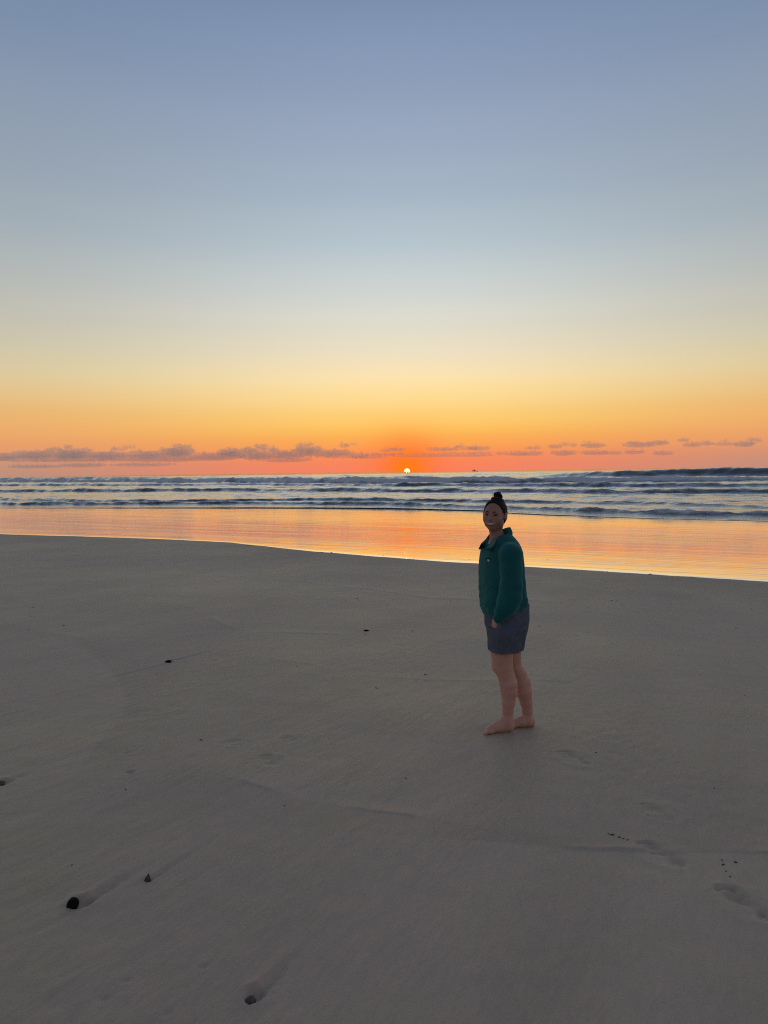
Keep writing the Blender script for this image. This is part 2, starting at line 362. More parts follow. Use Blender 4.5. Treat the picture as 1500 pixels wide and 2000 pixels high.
# ------------------------------------------------------------------ sea
WAVES = [  # (v list, u list of the foot of the face, height list, front width, back width, foam)
 ([-400, -323, -207, -126, -72, -43, -17, 7, 60, 300], [236, 232, 201, 172, 148, 152, 157, 155, 152, 150], [1.3, 1.4, 1.4, 1.35, 1.35, 1.2, 1.0, .9, .9, .9], 1.6, 9, .95),
 ([-300, -201, -140, -100, -60, -34, -12, 5, 60, 300], [150, 144, 137, 137, 123, 120, 115, 116, 114, 112], [.5, .6, .62, .5, .6, .7, .6, .55, .6, .6], 1.2, 6, .42),
 ([-250, -122, -93, -69, -44, -25, -9, 4, 40, 300], [86, 87, 91, 94, 89, 88, 85, 87, 84, 80], [.5, .5, .62, .45, .55, .5, .45, .55, .5, .5], .9, 4.5, .42),
 ([-250, -80, -54, -40, -30, -17, -6.5, 2, 40, 300], [56, 57.3, 55.9, 62.9, 61.8, 60.7, 60.6, 56, 54, 50], [.3, .30, .24, .26, .32, .26, .20, .16, .2, .2], .6, 2.6, .36),
 ([-250, -67, -53, -40, -27, -14.5, -5, 2.1, 40, 300], [47, 48, 51.5, 54.8, 55.2, 51.2, 47.1, 47, 46, 45], [.2, .28, .26, .24, .26, .22, .26, .28, .2, .2], .5, 2.0, .52),
 ([-75, -58, -36, -20, 10, 80, 300], [272, 268, 256, 257, 248, 240, 238], [0, 1.3, 2.1, 2.45, 2.75, 2.5, 2.], 3.6, 16, .06),
 ([-600, -430, -330, -250, -190], [320, 318, 312, 300, 296], [2.2, 2.6, 2.1, 1.2, 0], 5, 14, .30),
 ([-260, -200, -140, -90, -60], [262, 255, 245, 250, 262], [0, .9, 1.0, .8, 0], 3, 10, .35),
 ([-900, -500, -250, -60, 200], [430, 420, 410, 405, 400], [1.2, 1.5, 1.0, 1.1, 1.4], 7, 22, .05),
 ([-900, -300, 200], [620, 610, 600], [1.2, 1.1, 1.2], 9, 30, .0),
]
def sea_h(u, v):
    far = np.clip((u-60)/160, 0, 1); wl_ = water_u(v); r = u-wl_
    z = (.045+.2*far)*pn(u*.28, v*.10, 30)*sstep(2, 14, r) + (.085+.16*far)*fbm(u*.8, v*.33, 3, 31)*sstep(.5, 6, r)
    z = z + .35*sstep(250, 500, u)*pn(u*.035, v*.012, 33)
    w0 = u+3*pn(u*.05, v*.03, 34)
    rg = np.clip(1-np.abs(pn(w0*.16, v*.030, 35))*5, 0, 1)**2*sstep(.05, .4, pn(u*.06, v*.05, 36)+.25)
    rg2 = np.clip(1-np.abs(pn(w0*.42, v*.085, 37))*4.5, 0, 1)**2*sstep(0, .4, pn(u*.11, v*.07, 38)+.2)
    z = z + ((.05+.30*far)*rg + (.045+.12*far)*rg2)*sstep(1, 6, r)
    foam = .5*rg*sstep(.1, .5, pn(u*.2, v*.15, 39)+.2)*sstep(2, 8, r)
    for i, (V_, U_, A_, wf, wb, fm_) in enumerate(WAVES):
        A = np.interp(v, V_, A_)*(1+(.16 if wf > 3.5 else .5)*pn(v*.9/wb, 0*v, 40+i)+(.05 if wf > 3.5 else .22)*pn(v*3.1/wb, u*.02, 50+i))
        A = np.maximum(A, 0)
        uc = np.interp(v, V_, U_) + wf*1.2 + wb*.38*pn(v*.5/wb, 0*v, 60+i) + .12*wb*pn(v*2.2/wb, 0*v, 65+i)
        s_all = u-uc; mk = (s_all > -max(9*wf, 4*wb)) & (s_all < 3.2*wb) & (A > 0)
        if not mk.any(): continue
        s = s_all[mk]; A = A[mk]; um = u[mk]; vm = v[mk]
        pr = np.where(s < 0, np.exp(-np.abs(s/wf)**2.2), np.exp(-(s/wb)**2)*.75+.25*np.exp(-(s/(wb*.25))**2))
        z[mk] += A*pr
        f_ = fm_*np.where(s < 0, sstep(-2.0*wf, -.6*wf, s), np.exp(-(s/(wb*.35))**2)) * (1+.9*pn(vm*.8/wb, s*.2, 70+i))
        f_ = f_*np.clip(A*3, 0, 1)
        z[mk] += np.clip(f_, 0, 1)*A*.30*fbm(um*1.3/wf, vm*1.1/wf, 3, 80+i)
        tr = fm_*.45*np.exp(-np.clip(-s, 0, None)/(wb*1.3))*(s < 0)*sstep(-.1, .4, fbm(um*.5/wf, vm*.16/wf, 3, 90+i))
        foam[mk] = np.maximum(foam[mk], np.maximum(f_, tr*np.clip(A*2, 0, 1)))
    lip = np.exp(-((r-.35)/.3)**2)
    z = z + .035*lip*(1+.8*pn(v*.8, 0*v, 99)) + .02*np.exp(-((r-2.4-.8*pn(v*.2, 0*v, 97))/.4)**2)
    foam = np.maximum(foam, .55*lip*(.6+.8*pn(v*.5, 0*v, 98)) + .35*sstep(6, 0, r)*sstep(0, .5, fbm(u*.9, v*.25, 3, 95)))
    return z, foam
tt = np.concatenate([np.linspace(-9, -1.9, 16), np.linspace(-1.75, .32, 620), np.linspace(.45, 7, 16)])
ur = spaced([(41, 66, .085, .13), (66, 130, .15, .4), (130, 300, .5, 1.5), (300, 700, 2, 9), (700, 45000, 20, 5000)])
gt, gu = np.meshgrid(tt, ur)
gv = gu*gt
off = (water_u(gv)-41.0)*np.exp(-(gu-41)/14.)
u2 = gu+off
x, y = to_xy(u2, gv)
h, foam = sea_h(u2.ravel(), gv.ravel())
r = (u2-water_u(gv)).ravel()
base = np.maximum(beach_z(u2.ravel())+.024, 0)*(1-sstep(0, 9, r)) + 0
base = np.where(r < 9, np.maximum(base, beach_z(u2.ravel())+.024), base)
z = np.where(gu.ravel() <= 41.001, beach_z(u2.ravel())-.06, base + h*sstep(-.02, .5, r))   # first row goes down into the sand
sea = meshobj('sea', np.stack([x.ravel(), y.ravel(), z], 1), gridfaces(len(ur), len(tt)), SEA, attrs={'foam': foam})
tag(sea, kind='structure', label='dark sea with lines of small breaking waves')

# ------------------------------------------------------------------ implicit surfaces for rounded shapes
def surface_net(F, org, h):
    F = np.asarray(F, np.float32); nx, ny, nz = F.shape; ins = F < 0
    cs = np.zeros((nx-1, ny-1, nz-1), np.int8)
    for dx in (0, 1):
        for dy in (0, 1):
            for dz in (0, 1): cs += ins[dx:nx-1+dx, dy:ny-1+dy, dz:nz-1+dz]
    act = (cs > 0) & (cs < 8); idx = np.argwhere(act); n = len(idx)
    vid = np.full(cs.shape, -1, np.int64); vid[act] = np.arange(n)
    acc = np.zeros((n, 3)); cnt = np.zeros(n)
    I, J, K = idx.T
    cor = [(a, b, c) for a in (0, 1) for b in (0, 1) for c in (0, 1)]
    for a in cor:
        for ax in range(3):
            if a[ax]: continue
            b = list(a); b[ax] = 1
            fa = F[I+a[0], J+a[1], K+a[2]]; fb = F[I+b[0], J+b[1], K+b[2]]
            m = (fa < 0) != (fb < 0)
            t = fa[m]/(fa[m]-fb[m]); p = np.tile(np.array(a, float), (m.sum(), 1)); p[:, ax] += t
            acc[m] += p; cnt[m] += 1
    V = (idx + acc/cnt[:, None])*h + np.array(org)
    Q = []
    for ax in range(3):
        a = [slice(1, -1)]*3; a[ax] = slice(0, -1); b = [slice(1, -1)]*3; b[ax] = slice(1, None)
        A = ins[tuple(a)]; B = ins[tuple(b)]
        e_ = np.argwhere(A != B)
        if not len(e_): continue
        flip = A[tuple(e_.T)]
        o1, o2 = [(1, 2), (2, 0), (0, 1)][ax]
        pos = e_.copy(); pos[:, o1] += 1; pos[:, o2] += 1
        def at(d1, d2):
            q = pos.copy(); q[:, o1] += d1; q[:, o2] += d2; return vid[tuple(q.T)]
        q = np.stack([at(-1, -1), at(0, -1), at(0, 0), at(-1, 0)], 1)
        q[~flip] = q[~flip][:, ::-1]
        Q.append(q)
    return V, np.concatenate(Q)
class Field:
    def __init__(s, lo, hi, h, big=.08):
        s.lo = np.array(lo, float); s.h = h; s.n = np.ceil((np.array(hi)-s.lo)/h).astype(int)+1
        s.F = np.full(tuple(s.n), big, np.float32); s.ax = [s.lo[i]+h*np.arange(s.n[i]) for i in range(3)]
    def sub(s, lo, hi):
        sl = tuple(slice(max(0, int((lo[i]-s.lo[i])/s.h)), max(0, min(s.n[i], int((hi[i]-s.lo[i])/s.h)+2))) for i in range(3))
        P = np.meshgrid(*[s.ax[i][sl[i]].astype(np.float32) for i in range(3)], indexing='ij', sparse=True)
        return sl, P
    def all(s): return s.sub(s.lo, s.lo+s.h*s.n)
    def put(s, sl, d, k, op='u'):
        f = s.F[sl]
        if op == 'u':
            h_ = np.clip(.5+.5*(f-d)/k, 0, 1); s.F[sl] = f*(1-h_)+d*h_-k*h_*(1-h_)
        else:                                   # subtract d
            h_ = np.clip(.5-.5*(f+d)/k, 0, 1); s.F[sl] = f*(1-h_)-d*h_+k*h_*(1-h_)
    def cone(s, a, b, ra, rb, k=.01, op='u'):
        a = np.array(a, float); b = np.array(b, float); m = max(ra, rb)+k*2+.01
        sl, (x, y, z) = s.sub(np.minimum(a, b)-m, np.maximum(a, b)+m)
        d = b-a; L2 = max(float(d@d), 1e-9)
        t = np.clip(((x-a[0])*d[0]+(y-a[1])*d[1]+(z-a[2])*d[2])/L2, 0, 1)
        q = np.sqrt((x-a[0]-t*d[0])**2+(y-a[1]-t*d[1])**2+(z-a[2]-t*d[2])**2)-(ra+(rb-ra)*t)
        s.put(sl, q, k, op)
    def chain(s, pts, k=.012):
        for (a, ra), (b, rb) in zip(pts[:-1], pts[1:]): s.cone(a, b, ra, rb, k)
    def ell(s, c, r, k=.01, op='u', M3=None):
        c = np.array(c, float); r = np.array(r, float); m = r.max()+k*2+.01
        sl, (x, y, z) = s.sub(c-m, c+m)
        x = x-c[0]; y = y-c[1]; z = z-c[2]
        if M3 is not None:                      # rows of M3: local axes
            x, y, z = (M3[i][0]*x+M3[i][1]*y+M3[i][2]*z for i in range(3))
        k0 = np.sqrt((x/r[0])**2+(y/r[1])**2+(z/r[2])**2); k1 = np.sqrt((x/r[0]**2)**2+(y/r[1]**2)**2+(z/r[2]**2)**2)
        s.put(sl, k0*(k0-1)/np.maximum(k1, 1e-6), k, op)
    def stack(s, rows, yaw, k=.01, ex=2.3):     # rows: (z, cx, cy, a, b); a along the facing direction, b across
        rows = sorted(rows); zk = [q[0] for q in rows]; m = max(max(q[3], q[4]) for q in rows)+.05
        cx = [q[1] for q in rows]; cy = [q[2] for q in rows]
        sl, (x, y, z) = s.sub((min(cx)-m, min(cy)-m, zk[0]-.05), (max(cx)+m, max(cy)+m, zk[-1]+.05))
        g = lambda j: np.interp(z, zk, [q[j] for q in rows])
        X_ = x-g(1); Y_ = y-g(2); f_ = (-math.cos(yaw), -math.sin(yaw))
        p = X_*f_[0]+Y_*f_[1]; q = X_*-f_[1]+Y_*f_[0]; a = g(3); b = g(4)
        d = ((np.abs(p/a)**ex+np.abs(q/b)**ex)**(1/ex)-1)*np.minimum(a, b)
        d = np.maximum(d, np.maximum(zk[0]-z, z-zk[-1]))
        s.put(sl, d.astype(np.float32), k)
    def mesh(s, name, mat, parent=None, sm=2):
        for ax in range(3):
            for e_ in (0, -1):
                q = [slice(None)]*3; q[ax] = e_; s.F[tuple(q)] = np.maximum(s.F[tuple(q)], 1e-3)
        V, Q = surface_net(s.F, s.lo, s.h)
        for _ in range(sm):                     # light Laplacian smoothing
            acc = np.zeros_like(V); cn = np.zeros(len(V))
            for i in range(4):
                for j in (1, 3):
                    np.add.at(acc, Q[:, i], V[Q[:, (i+j) % 4]]); np.add.at(cn, Q[:, i], 1)
            V = V*.5+.5*acc/np.maximum(cn, 1)[:, None]
        return meshobj(name, V, Q, mat, parent)

# ------------------------------------------------------------------ clouds low over the horizon
Mc = Mat('cloud_vapour'); Mc.t.nodes.remove(Mc.b)
pv = Mc.n('ShaderNodeVolumePrincipled'); pv.inputs['Color'].default_value = (.99, .985, .985, 1); pv.inputs['Density'].default_value = .0068; pv.inputs['Anisotropy'].default_value = .2
Mc.l(pv.outputs[0], Mc.out.inputs['Volume']); CLOUD = Mc.m
CD = 9000.
def sky_dir(px, py): return FWD + RT*((px-750)/FPX) + UPV*((1000-py)/FPX)
CLOUDS = [
 ('long mauve cloud bank low over the sea at far left', 'u', [(15, 893, 40, 8), (70, 890, 50, 9), (140, 889, 45, 11), (152, 883, 15, 7), (210, 891, 55, 9), (290, 890, 50, 9), (345, 884, 35, 11), (355, 876, 22, 7), (420, 892, 58, 8), (330, 896, 120, 6), (170, 897, 170, 5)]),
 ('thin faint cloud streak just under the long left bank', 'u', [(70, 911, 60, 3.5), (160, 909, 50, 4), (280, 908, 65, 3.5)]),
 ('small two-lobed cloud puff above the left cloud bank near the left edge', 'u', [(127, 873, 9, 4), (100, 877, 15, 4)]),
 ('tiny pair of cloud wisps above the middle of the left bank', 'u', [(251, 874, 13, 3), (226, 877, 8, 4), (238, 878, 10, 2.5)]),
 ('lumpy cloud bank between the long left bank and the sun', 'u', [(450, 883, 28, 8), (485, 882, 24, 8), (510, 874, 14, 6), (505, 890, 40, 9), (533, 880, 12, 7), (560, 888, 40, 9), (600, 882, 35, 10), (592, 871, 16, 5), (608, 868, 7, 4), (650, 886, 45, 8), (560, 898, 50, 5), (690, 890, 32, 5)]),
 ('small dark cloud wisp above the right end of the lumpy bank', 'u', [(673, 870, 12, 4), (690, 868, 6, 2)]),
 ('thin red cloud wisp up and left of the sun', 'u', [(772, 878, 22, 3.5), (755, 880, 14, 2.5)]),
 ('faint red cloud streak left of the sun', 'u', [(745, 888, 40, 3.5), (720, 893, 35, 3)]),
 ('red cloud strip up and right of the sun with a small peak', 'u', [(868, 877, 36, 4), (898, 872, 10, 4), (915, 876, 20, 3)]),
 ('small cloud wedge above the standing woman', 'u', [(938, 876, 22, 4), (930, 873, 9, 3)]),
 ('long flat red cloud streak right of the sun', 'u', [(850, 889, 80, 3.5), (928, 888, 40, 4)]),
 ('flat grey cloud right above and beyond the woman', 'u', [(1022, 886, 34, 4.5), (1045, 886, 18, 4), (985, 886, 18, 3)]),
 ('thin cloud sliver above the flat grey cloud', 'u', [(1042, 875, 18, 3)]),
 ('small cloud with a pointed right end in the upper row', 'u', [(1086, 872, 15, 4), (1105, 867, 9, 2.5)]),
 ('tiniest round cloud puff in the upper row', 'u', [(1122, 869, 8, 3.5)]),
 ('domed flat-bottomed cloud in the upper row right of the tiny puff', 'u', [(1158, 870, 26, 5), (1150, 867, 10, 4)]),
 ('domed cloud in the lower row below the pointed cloud', 'u', [(1103, 885, 26, 5), (1110, 882, 10, 3)]),
 ('long low cloud in the lower row with a tapering right end', 'u', [(1168, 884, 34, 4.5), (1200, 885, 20, 3)]),
 ('largest lumpy cloud of the upper right row', 'u', [(1250, 869, 36, 5), (1235, 866, 12, 5), (1290, 865, 16, 5), (1270, 867, 14, 5)]),
 ('small ragged cloud below the largest right cloud', 'u', [(1240, 883, 22, 4), (1232, 881, 8, 3)]),
 ('faint flat cloud lowest of the right clouds', 'u', [(1298, 885, 22, 4)]),
 ('ragged three-part cloud toward the right edge', 'u', [(1336, 860, 12, 3.5), (1352, 869, 20, 4), (1380, 866, 14, 4)]),
 ('thin faint cloud strip next to the rightmost cloud', 'u', [(1418, 867, 25, 3), (1418, 862, 7, 2)]),
 ('rightmost cloud with a thin cap and a broad base', 'u', [(1462, 867, 16, 5.5), (1478, 859, 15, 3.5), (1450, 868, 12, 4)]),
]
def clouds():
    k = CD/FPX
    for ci, (lab, _, bl) in enumerate(CLOUDS):
        P = []
        for px, py, rx, ry in bl:
            d = sky_dir(px, py); d = d*(CD/d.y); P.append((d.x, HC+d.z, rx*k, ry*k))
        rsd = random.Random(ci*7+1)
        for bx, bz, brx, brz in list(P):
            for _ in range(max(3, int(brx/brz*2.2))):
                a_ = rsd.uniform(-.95, .95); q_ = brz*rsd.uniform(.28, .55)
                P.append((bx+a_*brx, bz+math.sqrt(1-a_*a_)*brz*rsd.uniform(.35, 1.0), q_*rsd.uniform(1.1, 2.2), q_))
        cx = sum(p[0] for p in P)/len(P); cz = min(p[1]-p[3] for p in P)
        ext = max(p[0]+p[2] for p in P)-min(p[0]-p[2] for p in P); h_ = max(5., ext/480.)
        dy = max(p[3] for p in P)*1.5+20
        lo = (min(p[0]-p[2] for p in P)-cx-15, -dy, min(p[1]-p[3] for p in P)-cz-12); hi = (max(p[0]+p[2] for p in P)-cx+15, dy, max(p[1]+p[3] for p in P)-cz+14)
        Fd = Field(lo, hi, h_, big=60.)
        for p in P: Fd.ell((p[0]-cx, (hash_(ci, p[0])-.5)*10, p[1]-cz), (p[2], p[3]*1.2+6, p[3]), k=4.)
        sl, q = Fd.all(); q = np.broadcast_arrays(*q)
        q = [np.asarray(a, np.float64) for a in q]
        ns = pn3((q[0]/38., q[1]/30., q[2]/26.), 100+ci)*34 + pn3((q[0]/17., q[1]/14., q[2]/13.), 130+ci)*20
        Fd.F += (ns*np.clip(q[2]/30., .3, 1) - 2.5).astype(np.float32)
        o = Fd.mesh('cloud', CLOUD, sm=1)
        o.location = (cx, CD+(ci % 3)*30, cz)
        tag(o, lab, 'cloud', 'low clouds along the horizon')
def hash_(a, b): return (math.sin(a*12.9898+b*.0782)*43758.5453) % 1
clouds()

# ------------------------------------------------------------------ fishing boat on the horizon
def boat():
    D = 2600.; d = sky_dir(928, 919.5); d = d*(D/d.y)
    root = bpy.data.objects.new('fishing_boat', None); COL.objects.link(root); root.location = (d.x, d.y, 0)
    tag(root, 'tiny dark fishing boat on the horizon right of the sun', 'boat')
    m = simple('boat_paint', (.10, .07, .06), .6, .1, 1)
    L_, B_ = 20., 5.
    V = []; n = 13
    for i in range(n):
        t = i/(n-1); x = (t-.5)*L_; w = B_/2*(1-(abs(2*t-.9)/1.1)**3)+.05; top = 2.0+1.6*max(0, .35-t)*3+.5*max(0, t-.8)*2
        V += [(x, -w, top), (x, -w*.7, .3), (x, 0, -.6), (x, w*.7, .3), (x, w, top)]
    Fq = [(i*5+j, i*5+j+1, i*5+5+j+1, i*5+5+j) for i in range(n-1) for j in range(4)] + [(i*5+4, i*5, i*5+5, i*5+9) for i in range(n-1)]
    Fq += [(0, 1, 2, 4), (2, 3, 4, 2)][:1]
    meshobj('hull', V, Fq, m, root, smooth=False)
    def box(name, c, s, par=root):
        bm = bmesh.new(); bmesh.ops.create_cube(bm, size=1)
        for v in bm.verts: v.co = Vector((c[0]+v.co.x*s[0]*(1 if v.co.z < 0 else .9), c[1]+v.co.y*s[1], c[2]+v.co.z*s[2]))
        bmesh.ops.bevel(bm, geom=bm.edges[:], offset=.08, segments=1, affect='EDGES')
        me = bpy.data.meshes.new(name); bm.to_mesh(me); bm.free(); me.materials.append(m)
        o = bpy.data.objects.new(name, me); COL.objects.link(o); o.parent = par; return o
    box('cabin', (-3., 0, 4.0), (5, 3.6, 4.4)); box('mast', (-4.2, 0, 8.2), (.35, .35, 6)); box('boom', (-8.5, 0, 6.0), (.3, .3, 7))
    box('rail', (4.5, 0, 2.6), (8, 4.2, .25))
boat()

# ------------------------------------------------------------------ stones, shells and bits on the sand
def blob_mesh(name, n, r, seed, rough, flat):
    bm = bmesh.new(); bmesh.ops.create_icosphere(bm, subdivisions=n, radius=1)
    for v in bm.verts:
        k = 1+rough*mnoise.noise(v.co*1.3+Vector((seed, 0, 0)))+rough*.4*mnoise.noise(v.co*3.+Vector((0, seed, 0)))
        v.co = Vector((v.co.x*r[0]*k, v.co.y*r[1]*k, v.co.z*r[2]*k))
    for f in bm.faces: f.smooth = not flat
    me = bpy.data.meshes.new(name); bm.to_mesh(me); bm.free(); return me
def ground(x, y): return float(sand_z(np.array([x]), np.array([y]))[0])
BLACK = simple('black_stone', (.010, .011, .009), .8, .3, 60, .3, .002, .08)
BROWN = simple('brown_stone', (.10, .085, .065), .7, .3, 60, .3, .002)
PALE = simple('pale_shell', (.50, .46, .40), .6, .15, 40)
WEED = simple('dry_weed', (.05, .04, .03), .8, .3, 40)
def stone(name, x, y, r, rot, mat, label, cat, seed, lift=.45, flat=False, rough=.25):
    me = blob_mesh(name, 3, r, seed, rough, flat); me.materials.append(mat)
    o = bpy.data.objects.new(name, me); COL.objects.link(o); o.location = (x, y, ground(x, y)+r[2]*lift); o.rotation_euler = rot
    return tag(o, label, cat)
stone('stone', -1.250, 2.715, (.019, .024, .030), (.2, .25, -.5), BLACK, 'black egg-shaped stone half buried at lower left with a hollow beside it', 'stone', 3)
stone('stone', -.452, 2.195, (.018, .016, .012), (0, 0, .4), BROWN, 'small brown stone in a scoured pit at the bottom edge', 'stone', 8, .7)
stone('stone', -2.165, 6.965, (.030, .022, .016), (0, 0, .3), BLACK, 'small black stone with a long streak through the sand behind it', 'stone', 5, .6)
stone('stone', -.24, 8.74, (.034, .016, .012), (0, 0, -.2), BLACK, 'tiny flat dark stone alone on the sand left of the woman', 'stone', 6, .6)
stone('stone', -2.19, 3.925, (.026, .020, .014), (0, 0, .5), BROWN, 'dark stone cut by the left edge of the picture', 'stone', 11, .5)
# upright shell fragment: a three-cornered shard, folded along its ridge
def shard():
    P = [(-.022, .004, -.008), (.022, -.006, -.008), (.002, .008, .030), (-.004, .018, -.008)]
    T = [(0, 1, 2, 2), (1, 3, 2, 2), (3, 0, 2, 2), (0, 3, 1, 1)]
    bm = bmesh.new(); vs = [bm.verts.new(p) for p in P]
    for t in T: bm.faces.new([vs[i] for i in dict.fromkeys(t)])
    bmesh.ops.subdivide_edges(bm, edges=bm.edges[:], cuts=3, use_grid_fill=True)
    for v in bm.verts: v.co += Vector((mnoise.noise(v.co*90), mnoise.noise(v.co*90+Vector((5, 0, 0))), mnoise.noise(v.co*90+Vector((0, 5, 0)))))*.0025
    bmesh.ops.recalc_face_normals(bm, faces=bm.faces[:])
    me = bpy.data.meshes.new('shell_fragment'); bm.to_mesh(me); bm.free(); me.materials.append(BROWN)
    o = bpy.data.objects.new('shell_fragment', me); COL.objects.link(o); o.location = (-1.018, 2.905, ground(-1.018, 2.905)+.004); o.rotation_euler = (0, 0, .1)
    tag(o, 'small three-cornered shell fragment standing up in the sand at lower left', 'shell')
shard()
# bits too small to count: shell grit, weed crumbs and pellets of sand
def grit():
    rs = np.random.RandomState(5); V = []; Fq = []; mi = []
    def add(x, y, r, m):
        b = len(V); z = ground(x, y); a = rs.rand()*6.28; ex = 1+rs.rand()*1.8
        for k in range(4):
            q = a+k*math.pi/2; rr_ = r*(ex if k % 2 == 0 else .7)
            V.append((x+math.cos(q)*rr_, y+math.sin(q)*rr_, z))
        V.append((x, y, z+r*.8)); V.append((x, y, z-r*.4))
        for k in range(4): Fq.append((b+k, b+(k+1) % 4, b+4)); Fq.append((b+(k+1) % 4, b+k, b+5)); mi.extend([m, m])
    for (x, y) in [(1.07, 3.36), (1.085, 3.345), (1.11, 3.32), (1.125, 3.305), (1.14, 3.29), (1.50, 3.10), (1.485, 3.06), (1.47, 3.00), (1.465, 2.955), (1.55, 3.08), (1.33, 2.40), (1.35, 2.39)]: add(x, y, .004+rs.rand()*.004, 0)
    for _ in range(70):                         # strewn near the wet edge
        v = rs.uniform(-14, 1.5); u = float(edge_u(np.array([v]))[0])+rs.normal(.3, .6); x, y = to_xy(u, v); add(x, y, rs.uniform(.008, .022), 0 if rs.rand() < .8 else 1)
    for _ in range(90):
        y = rs.uniform(3, 17); x = rs.uniform(-.55, .55)*y; add(x, y, rs.uniform(.002, .005)*(1+y*.12), 0 if rs.rand() < .7 else 1)
    for (px, py) in [(3.4, 10.7), (3.9, 10.9), (1.3, 11.9), (1.7, 11.8), (1.9, 11.9)]:
        for k in range(14): add(px+rs.normal(0, .28), py+rs.normal(0, .06), rs.uniform(.006, .012), 1)
    m = bpy.data.meshes.new('shell_grit'); m.from_pydata(V, [], Fq); m.materials.append(WEED); m.materials.append(PALE)
    m.polygons.foreach_set('material_index', mi); o = bpy.data.objects.new('shell_grit', m); COL.objects.link(o)
    tag(o, 'tiny dark and pale bits of shell and weed strewn over the sand', 'shell grit', kind='stuff')
grit()

